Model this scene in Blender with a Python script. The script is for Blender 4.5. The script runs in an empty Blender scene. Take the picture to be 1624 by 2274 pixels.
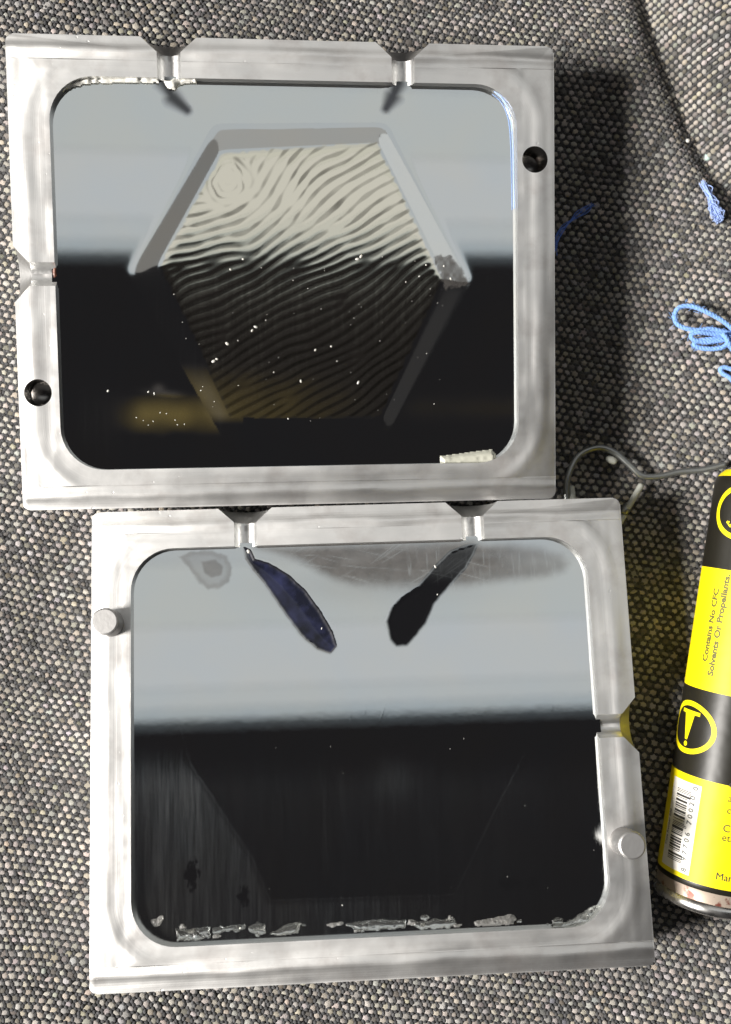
import bpy, bmesh, math, random
import numpy as np
from mathutils import Vector, Matrix

random.seed(7); rng = np.random.default_rng(11)
MM = 0.001
F = 2350.0; CX, CY = 812.0, 1137.0        # focal length and centre in units of a 1624 x 2274 picture
CAMZ = 235.0                              # camera height in mm
C = bpy.context.scene.collection

# ------------------------------------------------------------------ camera
cam = bpy.data.cameras.new('camera'); camo = bpy.data.objects.new('camera', cam); C.objects.link(camo)
camo.location = (0, 0, CAMZ*MM)
cam.sensor_fit = 'VERTICAL'; cam.sensor_height = 36; cam.sensor_width = 36
cam.lens = F/2274*36
cam.clip_start = 0.01; cam.clip_end = 50
cam.dof.use_dof = True; cam.dof.focus_distance = 0.237; cam.dof.aperture_fstop = 12.5
bpy.context.scene.camera = camo

# ------------------------------------------------------------------ world and lamps
w = bpy.data.worlds.new('World'); bpy.context.scene.world = w; w.use_nodes = True
bg = w.node_tree.nodes['Background']; bg.inputs[0].default_value = (1.0, 0.93, 0.98, 1); bg.inputs[1].default_value = 0.014
vs = bpy.context.scene.view_settings
vs.view_transform = 'Standard'; vs.look = 'None'; vs.exposure = 0.12; vs.gamma = 1

def area(name, loc, target, sx, sy, radiance, color, roll=0.0):
    l = bpy.data.lights.new(name, 'AREA'); l.shape = 'RECTANGLE'; l.size = sx; l.size_y = sy
    l.energy = radiance*math.pi*sx*sy; l.color = color
    o = bpy.data.objects.new(name, l); C.objects.link(o); o.location = loc
    d = (Vector(target)-Vector(loc)).normalized()
    o.rotation_euler = (d.to_track_quat('-Z', 'Y').to_matrix() @ Matrix.Rotation(roll, 3, 'Z')).to_euler()
    return o
# unseen area lamps stand in for the lit ceiling, brightness stepped for the reflections; its near edge is the line mirrored in both plates
SL = 0.032; ZC = 3.0
def ceiling_panel(name, u0, u1, v0, v1, radiance, color):
    l = bpy.data.lights.new(name, 'AREA'); l.shape = 'RECTANGLE'; l.size = u1-u0; l.size_y = v1-v0
    l.energy = radiance*math.pi*l.size*l.size_y; l.color = color
    o = bpy.data.objects.new(name, l); C.objects.link(o); a = math.atan(SL); u, v = (u0+u1)/2, (v0+v1)/2
    o.location = (u*math.cos(a)-v*math.sin(a), u*math.sin(a)+v*math.cos(a), ZC); o.rotation_euler = (0, 0, a)
COOL, NEUT, WARM = (0.95, 0.985, 0.995), (0.97, 1.0, 0.985), (1.0, 0.97, 0.91)
ceiling_panel('edge_band_fill', -0.68, 1.75, 0.348, 0.373, 0.07, (0.80, 0.93, 1.0))  # thin strip lamp added for the dim band along the mirrored edge
ceiling_panel('ceiling_light_edge', -0.68, 1.75, 0.375, 0.408, 0.43, (0.88, 0.96, 1.0))
ceiling_panel('ceiling_light', -0.68, 1.75, 0.409, 0.47, 0.50, COOL)
ceiling_panel('ceiling_light', -0.68, 1.75, 0.471, 0.66, 0.53, (0.97, 0.99, 1.0))
ceiling_panel('ceiling_light', -0.68, 1.75, 0.661, 0.86, 0.505, NEUT)
ceiling_panel('ceiling_light', -0.68, 1.75, 0.861, 1.5, 0.475, COOL)
ceiling_panel('top_bevel_fill', -0.68, 1.75, 1.5, 4.6, 0.36, WARM)  # added lamp, greys the top bevel of the hexagon
ceiling_panel('right_bevel_fill', 1.753, 3.6, 0.45, 3.0, 0.58, (1.0, 1.0, 0.97))  # added lamp, brightens the upper-right bevel
ceiling_panel('left_bevel_fill', -3.4, -0.70, 0.5, 3.4, 0.19, (1.0, 0.94, 0.86))  # dim lamp in the ceiling plane, added to grey the upper-left bevel
ceiling_panel('low_bevel_fill', 1.9, 3.8, -1.7, -0.2, 0.020, (1.0, 0.94, 0.88))  # faint added lamp, lifts the lower-right bevel from black
# key light: window low on the left
az, el, KD = math.radians(190), math.radians(37), 2.0
area('window_light', (KD*math.cos(az)*math.cos(el), KD*math.sin(az)*math.cos(el), KD*math.sin(el)), (0, 0, 0), 0.56, 0.56, 112, (1.0, 0.96, 0.91))

# ------------------------------------------------------------------ poses of the two mould halves (mm)
def Rm(rx, ry, rz):
    cx, sx, cy, sy, cz, sz = math.cos(rx), math.sin(rx), math.cos(ry), math.sin(ry), math.cos(rz), math.sin(rz)
    X = np.array([[1,0,0],[0,cx,-sx],[0,sx,cx]]); Y = np.array([[cy,0,sy],[0,1,0],[-sy,0,cy]]); Z = np.array([[cz,-sz,0],[sz,cz,0],[0,0,1]])
    return Y@X@Z
BW, BH, BT = 120.0, 102.0, 18.0
POSE = [(Rm(.06564, .10951, .0235), np.array([-16.383, 52.589, -.377])),
        (Rm(-.16517, .04653, .02912), np.array([.42, -48.679, 2.954]))]
CAMP = np.array([0, 0, CAMZ])
def ray(px, py):
    return np.array([(px-CX)/F, (CY-py)/F, -1.0])
def loc(i, px, py, z=0.0):
    """a picture point brought onto the plane z of mould half i, in its own mm"""
    R, t = POSE[i]; d = R.T@ray(px, py); o = R.T@(CAMP-t)
    return o + (z-o[2])/d[2]*d
def wpt(px, py, z):
    d = ray(px, py); return CAMP + (z-CAMZ)/d[2]*d
def to_px(p):
    """world mm (N,3) -> picture units"""
    q = p-CAMP
    return np.stack([CX+F*q[:, 0]/-q[:, 2], CY-F*q[:, 1]/-q[:, 2]], 1)

# ------------------------------------------------------------------ helpers
def mesh_np(name, V, faces, mat=None, parent=None, smooth=False, attrs=None):
    """V in mm; faces: int array (M,k) or list of tuples"""
    me = bpy.data.meshes.new(name)
    V = np.asarray(V, np.float32)*MM
    if isinstance(faces, np.ndarray):
        n, k = faces.shape
        me.vertices.add(len(V)); me.vertices.foreach_set('co', V.ravel())
        me.loops.add(n*k); me.loops.foreach_set('vertex_index', faces.astype(np.int32).ravel())
        me.polygons.add(n); me.polygons.foreach_set('loop_start', np.arange(n, dtype=np.int32)*k)
        me.update(calc_edges=True); me.validate()
    else:
        me.from_pydata(V.tolist(), [], faces); me.update()
    if smooth:
        me.polygons.foreach_set('use_smooth', np.ones(len(me.polygons), bool))
    for k, v in (attrs or {}).items():
        v = np.asarray(v, np.float32)
        if v.ndim == 2:
            a = me.color_attributes.new(k, 'FLOAT_COLOR', 'POINT'); a.data.foreach_set('color', v.ravel())
        else:
            a = me.attributes.new(k, 'FLOAT', 'POINT'); a.data.foreach_set('value', v)
    if mat: me.materials.append(mat)
    o = bpy.data.objects.new(name, me); C.objects.link(o)
    if parent: o.parent = parent
    return o
def tag(o, label=None, cat=None, group=None, kind=None):
    if label: o['label'] = label
    if cat: o['category'] = cat
    if group: o['group'] = group
    if kind: o['kind'] = kind
    return o
def empty(name, R=None, t=(0, 0, 0)):
    o = bpy.data.objects.new(name, None); C.objects.link(o); o.empty_display_size = .01
    M = Matrix.Identity(4)
    if R is not None: M = Matrix([list(r)+[0] for r in R]+[[0, 0, 0, 1]])
    o.matrix_world = Matrix.Translation(Vector(t)*MM) @ M
    return o
def bm_obj(name, bm, mat, parent=None, smooth=False, scale=MM):
    if scale != 1: bmesh.ops.scale(bm, vec=(scale,)*3, verts=bm.verts)
    me = bpy.data.meshes.new(name); bm.to_mesh(me); bm.free()
    if smooth: me.polygons.foreach_set('use_smooth', np.ones(len(me.polygons), bool))
    if mat: me.materials.append(mat)
    o = bpy.data.objects.new(name, me); C.objects.link(o)
    if parent: o.parent = parent
    return o
def catmull(P, n=8, closed=False):
    P = [np.array(p, float) for p in P]; out = []
    m = len(P)
    for i in range(m if closed else m-1):
        if closed: p0, p1, p2, p3 = P[i-1], P[i], P[(i+1) % m], P[(i+2) % m]
        else: p0, p1, p2, p3 = P[max(i-1, 0)], P[i], P[i+1], P[min(i+2, m-1)]
        for k in range(n):
            t = k/n
            out.append(.5*((2*p1)+(-p0+p2)*t+(2*p0-5*p1+4*p2-p3)*t*t+(-p0+3*p1-3*p2+p3)*t**3))
    if not closed: out.append(P[-1])
    return np.array(out)
def tube(P, r, seg=10):
    """swept tube, rounded ends; P (n,3) mm, r scalar or (n,)"""
    P = np.asarray(P, float); n = len(P); r = np.full(n, r) if np.isscalar(r) else np.asarray(r, float)
    T = np.gradient(P, axis=0); T /= np.linalg.norm(T, axis=1)[:, None]+1e-9
    up = np.array([.13, .21, 1.0]); V = []; 
    e0 = P[0]-T[0]*r[0]*.55; e1 = P[-1]+T[-1]*r[-1]*.55
    P = np.vstack([e0, P, e1]); r = np.concatenate([[r[0]*.55], r, [r[-1]*.55]]); T = np.vstack([T[0], T, T[-1]])
    n += 2
    for i in range(n):
        a = np.cross(T[i], up); a /= np.linalg.norm(a)+1e-9; b = np.cross(T[i], a)
        for k in range(seg):
            t = 2*math.pi*k/seg; V.append(P[i]+r[i]*(a*math.cos(t)+b*math.sin(t)))
    Fc = [(i*seg+k, i*seg+(k+1) % seg, (i+1)*seg+(k+1) % seg, (i+1)*seg+k) for i in range(n-1) for k in range(seg)]
    Fc.append(tuple(range(seg))[::-1]); Fc.append(tuple((n-1)*seg+k for k in range(seg)))
    return V, Fc
def join(parts):
    V, Fc = [], []
    for v, f in parts:
        o = len(V); V += list(v); Fc += [tuple(i+o for i in q) for q in f]
    return V, Fc
def smoothstep(a, b, x):
    t = np.clip((x-a)/(b-a), 0, 1); return t*t*(3-2*t)
def poly_sdf(pts, poly):
    """signed distance (negative inside) of (N,2) points to a polygon"""
    poly = np.asarray(poly, float); x, y = pts[:, 0], pts[:, 1]
    d2 = np.full(len(pts), 1e18); ins = np.zeros(len(pts), bool)
    for a, b in zip(poly, np.roll(poly, -1, 0)):
        e = b-a; t = np.clip(((x-a[0])*e[0]+(y-a[1])*e[1])/(e@e), 0, 1)
        d2 = np.minimum(d2, (x-a[0]-t*e[0])**2+(y-a[1]-t*e[1])**2)
        c = (a[1] > y) != (b[1] > y)
        ins ^= c & (x < (b[0]-a[0])*(y-a[1])/((b[1]-a[1]) or 1e-9)+a[0])
    return np.where(ins, -1, 1)*np.sqrt(d2)
def vnoise(P, s, seed):
    """smooth value noise of (N,2) points, cell size s (scalar or pair), range 0..1"""
    q = P/np.asarray(s, float); r = np.random.default_rng(seed).random((97, 89))
    i = np.floor(q).astype(int); f = q-i; f = f*f*(3-2*f)
    g = lambda a, b: r[(i[:, 0]+a) % 97, (i[:, 1]+b) % 89]
    return (g(0, 0)*(1-f[:, 0])+g(1, 0)*f[:, 0])*(1-f[:, 1])+(g(0, 1)*(1-f[:, 0])+g(1, 1)*f[:, 0])*f[:, 1]

# ------------------------------------------------------------------ materials
class NT:
    def __init__(self, name):
        self.m = bpy.data.materials.new(name); self.m.use_nodes = True; self.t = self.m.node_tree
        self.b = self.t.nodes['Principled BSDF']; self.L = self.t.links.new
    def n(self, typ, **kw):
        x = self.t.nodes.new(typ)
        for k, v in kw.items(): setattr(x, k, v)
        return x
    def set(self, sock, v):
        if isinstance(v, bpy.types.NodeSocket): self.L(v, sock)
        else: sock.default_value = v
    def math(self, op, a, b=0.0, c=None, clamp=False):
        x = self.n('ShaderNodeMath', operation=op, use_clamp=clamp); self.set(x.inputs[0], a); self.set(x.inputs[1], b)
        if c is not None: self.set(x.inputs[2], c)
        return x.outputs[0]
    def vmath(self, op, a, b=None):
        x = self.n('ShaderNodeVectorMath', operation=op); self.set(x.inputs[0], a)
        if b is not None: self.set(x.inputs[1], b)
        return x.outputs['Value'] if op in ('LENGTH', 'DOT_PRODUCT') else x.outputs['Vector']
    def noise(self, vec, scale, detail=2, rough=.5):
        x = self.n('ShaderNodeTexNoise'); self.L(vec, x.inputs['Vector']); x.inputs['Scale'].default_value = scale
        x.inputs['Detail'].default_value = detail; x.inputs['Roughness'].default_value = rough
        return x.outputs['Fac']
    def obj(self, scale=(1000,)*3):
        tc = self.n('ShaderNodeTexCoord'); return self.vmath('MULTIPLY', tc.outputs['Object'], scale)
    def ramp(self, fac, a, b, lo=0.0, hi=1.0):
        x = self.n('ShaderNodeMapRange'); self.set(x.inputs[0], fac); x.inputs[1].default_value = a; x.inputs[2].default_value = b
        x.inputs[3].default_value = lo; x.inputs[4].default_value = hi
        return x.outputs[0]
    def mix(self, fac, a, b):
        x = self.n('ShaderNodeMix', data_type='RGBA'); self.set(x.inputs[0], fac)
        self.set(x.inputs[6], a); self.set(x.inputs[7], b); return x.outputs[2]
    def attr(self, name):
        x = self.n('ShaderNodeAttribute', attribute_name=name); return x
    def bump(self, h, dist, strength=1.0, normal=None):
        x = self.n('ShaderNodeBump'); self.L(h, x.inputs['Height']); x.inputs['Distance'].default_value = dist; x.inputs['Strength'].default_value = strength
        if normal is not None: self.L(normal, x.inputs['Normal'])
        return x.outputs[0]
    def p(self, **kw):
        names = dict(col='Base Color', metal='Metallic', rough='Roughness', ior='IOR', trans='Transmission Weight', alpha='Alpha', coat='Coat Weight', nrm='Normal', spec='Specular IOR Level', sss='Subsurface Weight', sheen='Sheen Weight')
        for k, v in kw.items(): self.set(self.b.inputs[names[k]], v)
        return self

def mat_simple(name, col, rough=.5, metal=0, **kw):
    t = NT(name); t.p(col=(*col, 1), rough=rough, metal=metal, **kw); return t.m

# milled aluminium: one facing pass runs straight along each long edge, an inner pass runs round the opening
def mat_milled(seed):
    t = NT('milled_aluminium'); P = t.obj(); M = t.math
    a = t.vmath('ABSOLUTE', P); sa = t.n('ShaderNodeSeparateXYZ'); t.L(a, sa.inputs[0])
    dy = M('SUBTRACT', BH/2, sa.outputs[1]); dx = M('SUBTRACT', BW/2, sa.outputs[0])
    R0 = 9.5; q = t.vmath('SUBTRACT', a, (51.4-R0, 42.4-R0, 1e4)); qm = t.vmath('MAXIMUM', q, (0, 0, 0))
    c = M('SUBTRACT', t.vmath('LENGTH', qm), R0)                      # distance outwards from the opening
    wob = t.noise(t.vmath('ADD', P, (seed*31.0, 0, 0)), .06, 2)
    wob = M('MULTIPLY', M('SUBTRACT', wob, .5), 1.6)
    outer = t.ramp(dy, 5.15, 5.0)                                     # 1 on the outer pass along top and bottom
    def band(v, off, fr, det=1.0):
        cb = t.n('ShaderNodeCombineXYZ'); t.L(v, cb.inputs[0]); cb.inputs[1].default_value = off; return t.noise(cb.outputs[0], fr, det)
    def ridge(v, at, wd):
        x = M('DIVIDE', M('SUBTRACT', v, at), wd); return M('EXPONENT', M('MULTIPLY', M('MULTIPLY', x, x), -1.0))
    # the passes are shallow hollows, uneven along their length
    lx = t.noise(t.vmath('ADD', t.vmath('MULTIPLY', P, (.045, .30, 1)), (seed*5, 3, 0)), 1.0, 1, .45)
    ly = t.noise(t.vmath('ADD', t.vmath('MULTIPLY', P, (.26, .045, 1)), (seed*9, 7, 0)), 1.0, 1, .45)
    vs_ = t.ramp(dx, 9.5, 7.0); ly = M('ADD', M('MULTIPLY', vs_, ly), M('MULTIPLY', M('SUBTRACT', 1.0, vs_), lx))
    dyw = M('ADD', dy, wob); cw = M('ADD', c, wob)
    hA = M('ADD', M('MULTIPLY', ridge(dyw, 2.6+.3*seed, 1.15), .58), M('MULTIPLY', lx, .54))
    hA = M('ADD', hA, M('MULTIPLY', band(dy, seed*3.0, 3.4, 2), .032))
    hB = M('ADD', M('MULTIPLY', ridge(cw, 5.2, 1.7), .40), M('MULTIPLY', ly, .54))
    hB = M('ADD', hB, M('MULTIPLY', band(c, seed*4.0, 3.0, 2), .030))
    h = M('ADD', M('MULTIPLY', outer, M('ADD', hA, .07)), M('MULTIPLY', M('SUBTRACT', 1.0, outer), hB))
    mott = t.noise(t.vmath('ADD', P, (0, seed*17.0, 0)), .16, 3, .55)
    h = M('ADD', h, M('MULTIPLY', mott, .07))
    nick = t.ramp(t.noise(P, .9, 2, .4), .74, .80); h = M('SUBTRACT', h, M('MULTIPLY', nick, .05))
    nrm = t.bump(h, .001, .62)
    smut = t.ramp(t.noise(t.vmath('ADD', P, (9.0, seed*5.0, 0)), .10, 4, .6), .50, .72)
    t.p(col=t.mix(smut, (.93, .925, .91, 1), (.76, .735, .715, 1)), metal=1.0, rough=t.ramp(t.noise(P, .08, 3), .3, .7, .42, .52), nrm=nrm)
    return t.m
M_AL = [mat_milled(1.0), mat_milled(2.7)]
M_WALL = NT('cut_aluminium'); M_WALL.p(col=(.70, .70, .69, 1), metal=1.0, rough=.36, nrm=M_WALL.bump(M_WALL.noise(M_WALL.obj((300, 300, 3000)), 1.0, 2), .0002, .3)); M_WALL = M_WALL.m
M_GATE = NT('bored_aluminium'); M_GATE.p(col=(.78, .78, .77, 1), metal=1.0, rough=.40, nrm=M_GATE.bump(M_GATE.noise(M_GATE.obj(), 1.5, 3), .0001, .5)); M_GATE = M_GATE.m
M_PINSIDE = mat_simple('shaded_pin_side', (.34, .33, .325), .45, metal=1)  # darker than the pin tops: shade put into the side colour
M_HOLE = mat_simple('drilled_bore', (.30, .29, .28), .22, metal=1)
M_PIN = NT('steel_pin'); _P = M_PIN.obj(); M_PIN.p(col=(.62, .61, .60, 1), metal=1.0, rough=.50, nrm=M_PIN.bump(M_PIN.noise(_P, .9, 4), .0001, .4)); M_PIN = M_PIN.m

# ------------------------------------------------------------------ sofa fabric
def plane_z(i, X, Y):
    R, t = POSE[i]; n = R[:, 2]; p0 = t - BT*n
    return p0[2] - (n[0]*(X-p0[0])+n[1]*(Y-p0[1]))/n[2]
CREASE = [wpt(x, y, -24) for x, y in ((1418, -160), (1440, -40), (1462, 70), (1500, 180), (1556, 320), (1632, 440), (1730, 560))]
CREASE = catmull(CREASE, 10)
def crease_d(X, Y):
    """signed distance right (+) of the crease line"""
    P = np.stack([X.ravel(), Y.ravel()], 1); best = np.full(len(P), 1e9); sg = np.ones(len(P))
    for a, b in zip(CREASE[:-1, :2], CREASE[1:, :2]):
        e = b-a; L2 = e@e; u = np.clip(((P-a)@e)/L2, 0, 1); dv = P-a-u[:, None]*e; dd = np.hypot(dv[:, 0], dv[:, 1])
        s = np.sign(e[0]*dv[:, 1]-e[1]*dv[:, 0]); m = dd < best; best[m] = dd[m]; sg[m] = s[m]
    return (best*sg).reshape(X.shape)
def fabric_z(X, Y):
    a, b = plane_z(0, X, Y), plane_z(1, X, Y); k = 3.0
    m = np.maximum(a, b); h = m + k*np.log(np.exp((a-m)/k)+np.exp((b-m)/k)) - k*math.log(2)*np.exp(-np.abs(a-b)/k)
    r = np.clip(X-52, 0, 60); h = h + r*r/190.0
    h = h - np.clip(Y-104, 0, 80)**2/140.0
    h = h - np.clip(-Y-108, 0, 80)**2/400.0
    h = h - np.clip(-72-X, 0, 80)**2/500.0
    cd = crease_d(X, Y); h = h - 4.5*np.exp(-(np.clip(-cd, 0, 50)/3.6)**1.5) - np.clip(cd, 0, 30)*.8
    return h - .55
def mat_fabric(name):
    t = NT(name); P = t.obj(); c = t.attr('yarn').outputs['Color']
    f = t.noise(t.vmath('MULTIPLY', P, (1.0, 2.2, 1.0)), 2.6, 3, .7)
    col = t.mix(t.ramp(f, .3, .75, 0, .55), c, t.mix(.5, c, (.02, .02, .02, 1)))
    t.p(col=col, rough=.95, spec=.08, sheen=.05, nrm=t.bump(t.noise(P, 5.0, 3, .7), .0003, .7))
    return t.m
M_WEAVE = mat_fabric('tweed_yarn')
t = NT('dark_backing'); t.p(col=(.05, .05, .05, 1), rough=1, spec=.02); M_BACK = t.m

def dome(seg, rings):
    V = []; Fc = []
    for r in range(rings):
        a = (r/rings)*math.pi/2
        for k in range(seg):
            th = 2*math.pi*(k+.5*(r % 2))/seg; V.append((math.cos(a)*math.cos(th), math.cos(a)*math.sin(th), math.sin(a)))
    V.append((0, 0, 1)); n = len(V)-1
    for r in range(rings-1):
        for k in range(seg):
            a, b = r*seg+k, r*seg+(k+1) % seg; c, d = a+seg, b+seg
            if r % 2 == 0: Fc += [(a, b, c), (b, d, c)]
            else: Fc += [(a, b, d), (a, d, c)]
    for k in range(seg): Fc.append(((rings-1)*seg+k, (rings-1)*seg+(k+1) % seg, n))
    return np.array(V), np.array(Fc)
def weave(name, P, U, Vv, N, sizes, cols, seg, rings):
    """yarn floats: one small dome at each P, axes U/V/N (n,3), sizes (n,3) mm"""
    dv, df = dome(seg, rings); n = len(P)
    W = (P[:, None, :] + dv[None, :, 0:1]*(U*sizes[:, 0:1])[:, None, :] + dv[None, :, 1:2]*(Vv*sizes[:, 1:2])[:, None, :] + dv[None, :, 2:3]*(N*sizes[:, 2:3])[:, None, :])
    fc = (df[None]+(np.arange(n)*len(dv))[:, None, None]).reshape(-1, 3)
    col = np.repeat(np.concatenate([cols, np.ones((n, 1))], 1), len(dv), 0)
    return W.reshape(-1, 3), fc, col
def normals_of(fn, X, Y, e=.4):
    dx = (fn(X+e, Y)-fn(X-e, Y))/(2*e); dy = (fn(X, Y+e)-fn(X, Y-e))/(2*e)
    N = np.stack([-dx, -dy, np.ones_like(dx)], -1); return N/np.linalg.norm(N, axis=-1, keepdims=True)
def pale_cols(n, P2):
    mott = vnoise(P2, 9.0, 5)*.5+vnoise(P2, (30, 3.4), 6)*.5
    g = np.clip(.27+.14*rng.random(n)+.22*(mott-.5), .09, .55)
    g[rng.random(n) < .10] *= .45
    tint = np.stack([1.08+.04*rng.standard_normal(n), np.ones(n), .90+.05*rng.standard_normal(n)], 1)
    return np.clip(g[:, None]*tint, .03, .8)
def dark_cols(n):
    g = .062+.05*rng.random(n)**2
    return g[:, None]*np.stack([np.ones(n), np.ones(n), 1.03*np.ones(n)], 1)
def yarns(P, U, Vd, N, s=1.0):
    """pale floats at the lattice points, dark floats between them"""
    n = len(P); j = lambda a: (1+a*rng.standard_normal((n, 1)))
    rot = .34*rng.standard_normal((n, 1))
    U2 = U+rot*Vd; V2 = Vd-rot*U
    pj = P + .10*rng.standard_normal((n, 1))*U + .10*rng.standard_normal((n, 1))*Vd - .12*N
    A = weave('p', pj, U2, V2, N, np.hstack([.84*s*j(.15), .68*s*j(.15),   .28*j(.25)]), pale_cols(n, P[:, :2]), 8, 3)
    return A

# lattice of the seat weave: steps a (along a row) and b (to the next row)
la, lb = np.array([2.02, -.33]), np.array([.84, -1.67])
ii, jj = np.meshgrid(np.arange(-130, 131), np.arange(-130, 131), indexing='ij')
L2 = ii[..., None]*la + jj[..., None]*lb; L2 = L2.reshape(-1, 2)
warp = np.stack([vnoise(L2, 34.0, 1)-.5, vnoise(L2, 34.0, 2)-.5], 1)*3.2
L2 = L2+warp
keep = (np.abs(L2[:, 0]) < 118) & (np.abs(L2[:, 1]) < 150)
L2 = L2[keep]
def under_block(P2, inset):
    m = np.zeros(len(P2), bool)
    for R, t in POSE:
        z = fabric_z(P2[:, 0], P2[:, 1]); p = np.column_stack([P2, z])-t; q = p@R
        m |= (np.abs(q[:, 0]) < BW/2-inset) & (np.abs(q[:, 1]) < BH/2-inset)
    return m
cd = crease_d(L2[:, 0], L2[:, 1])
L2 = L2[(~under_block(L2, 3.0)) & (cd < 3.5)]
Z = fabric_z(L2[:, 0], L2[:, 1]); N = normals_of(fabric_z, L2[:, 0], L2[:, 1])
def frames(N, d):
    d = np.broadcast_to(np.array([d[0], d[1], 0.0]), N.shape); U = d-(d*N).sum(1, keepdims=True)*N; U /= np.linalg.norm(U, axis=1, keepdims=True)
    return U, np.cross(N, U)
U, V = frames(N, la)
P = np.column_stack([L2, Z])
parts = [yarns(P, U, V, N)]
for off, sz in ((la*.5, (.50, .62)), (lb*.5, (.62, .46)), ((la+lb)*.5, (.5, .5))):
    Pd = L2+off+.08*rng.standard_normal(L2.shape); Zd = fabric_z(Pd[:, 0], Pd[:, 1]); n = len(Pd)
    parts.append(weave('d', np.column_stack([Pd, Zd])-.16*N, U, V, N, np.column_stack([np.full(n, sz[0]), np.full(n, sz[1]),   .40+.10*rng.random(n)]), dark_cols(n), 6, 2))
def merge_weave(parts):
    o = 0; VV, FF, CC = [], [], []
    for v, f, c in parts: VV.append(v); FF.append(f+o); CC.append(c); o += len(v)
    return np.vstack(VV), np.vstack(FF), np.vstack(CC)
# backing sheet
gx, gy = np.meshgrid(np.linspace(-120, 122, 122), np.linspace(-152, 152, 153), indexing='ij')
gz = fabric_z(gx, gy)-.35
def grid_faces(nx, ny):
    i = np.arange(nx-1)[:, None]*ny+np.arange(ny-1)[None]; i = i.ravel()
    return np.stack([i, i+ny, i+ny+1, i+1], 1)
seat = mesh_np('sofa_seat', np.stack([gx, gy, gz], -1).reshape(-1, 3), grid_faces(*gx.shape), M_BACK, smooth=True)
tag(seat, 'dark grey tweed sofa seat under the two aluminium mould halves', 'sofa seat', kind='structure')
v, f, c = merge_weave(parts)
tag(mesh_np('woven_yarn', v, f, M_WEAVE, seat, smooth=True, attrs={'yarn': c}), kind='stuff')

# the arm cushion rises to the right of the crease
cl = CREASE.copy(); seglen = np.linalg.norm(np.diff(cl, axis=0), axis=1); arc = np.concatenate([[0], np.cumsum(seglen)])
VMAX = 46.0
tt = np.linspace(0, VMAX, 200); beta = np.radians(66-44*smoothstep(2, 30, tt))
oh = np.concatenate([[0], np.cumsum(np.cos(beta[:-1])*np.diff(tt))]); oz = np.concatenate([[0], np.cumsum(np.sin(beta[:-1])*np.diff(tt))])
def arm_pt(u, v):
    p = np.stack([np.interp(u, arc, cl[:, k]) for k in range(3)], -1)
    tg = np.stack([np.interp(u+2, arc, cl[:, k])-np.interp(u-2, arc, cl[:, k]) for k in range(3)], -1); tg[..., 2] = 0
    tg /= np.linalg.norm(tg, axis=-1, keepdims=True)+1e-9
    pr = np.stack([-tg[..., 1], tg[..., 0], 0*tg[..., 0]], -1)         # to the right of the line
    p = p + pr*np.interp(v, tt, oh)[..., None]; p[..., 2] = fabric_z(p[..., 0]*0+np.interp(u, arc, cl[:, 0]), np.interp(u, arc, cl[:, 1]))-1.2+np.interp(v, tt, oz)
    return p, tg, pr
uu, vv = np.meshgrid(np.linspace(2, arc[-1]-2, 60), np.linspace(0, VMAX, 40), indexing='ij')
p, _, _ = arm_pt(uu, vv)
e = .3
def arm_frame(u, v):
    p, tg, pr = arm_pt(u, v); Vd = arm_pt(u, v+e)[0]-arm_pt(u, v-e)[0]; Vd /= np.linalg.norm(Vd, axis=-1, keepdims=True)
    N = np.cross(Vd, -tg); N /= np.linalg.norm(N, axis=-1, keepdims=True); N[N[..., 2] < 0] *= -1
    return p, Vd, np.cross(N, Vd), N
_, _, _, n_ = arm_frame(uu.ravel(), vv.ravel())
arm = mesh_np('sofa_arm', p.reshape(-1, 3)-.4*n_, grid_faces(*uu.shape), M_BACK, smooth=True)
tag(arm, 'grey tweed sofa arm rising beside the seat in the corner', 'sofa arm', kind='structure')
a1, a2 = np.meshgrid(np.arange(0, 60), np.arange(0, 140), indexing='ij')
ru, rv = a2.ravel()*1.72+.10*a1.ravel()*0+2.0, a1.ravel()*1.62+.8*(a2.ravel() % 2)+.5
ru = ru-.10*rv
k = (ru < arc[-1]-3) & (ru > 2) & (rv < VMAX-1); ru, rv = ru[k], rv[k]
p, Ua, Va, Na = arm_frame(ru, rv)
n = len(p)
parts = [weave('p', p+.1*rng.standard_normal((n, 1))*Ua-.1*Na, Ua, Va, Na, np.column_stack([.74+.08*rng.standard_normal(n), .58+.08*rng.standard_normal(n), .5+.08*rng.standard_normal(n)]), pale_cols(n, np.column_stack([rv, ru])), 8, 3)]
pd, Ud, Vd_, Nd = arm_frame(ru+.86, rv+.4)
parts.append(weave('d', pd-.14*Nd, Ud, Vd_, Nd, np.column_stack([np.full(n, .8), np.full(n, .36), np.full(n, .36)]), dark_cols(n), 6, 2))
v, f, c = merge_weave(parts)
tag(mesh_np('woven_yarn', v, f, M_WEAVE, arm, smooth=True, attrs={'yarn': c}), kind='stuff')

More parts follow.
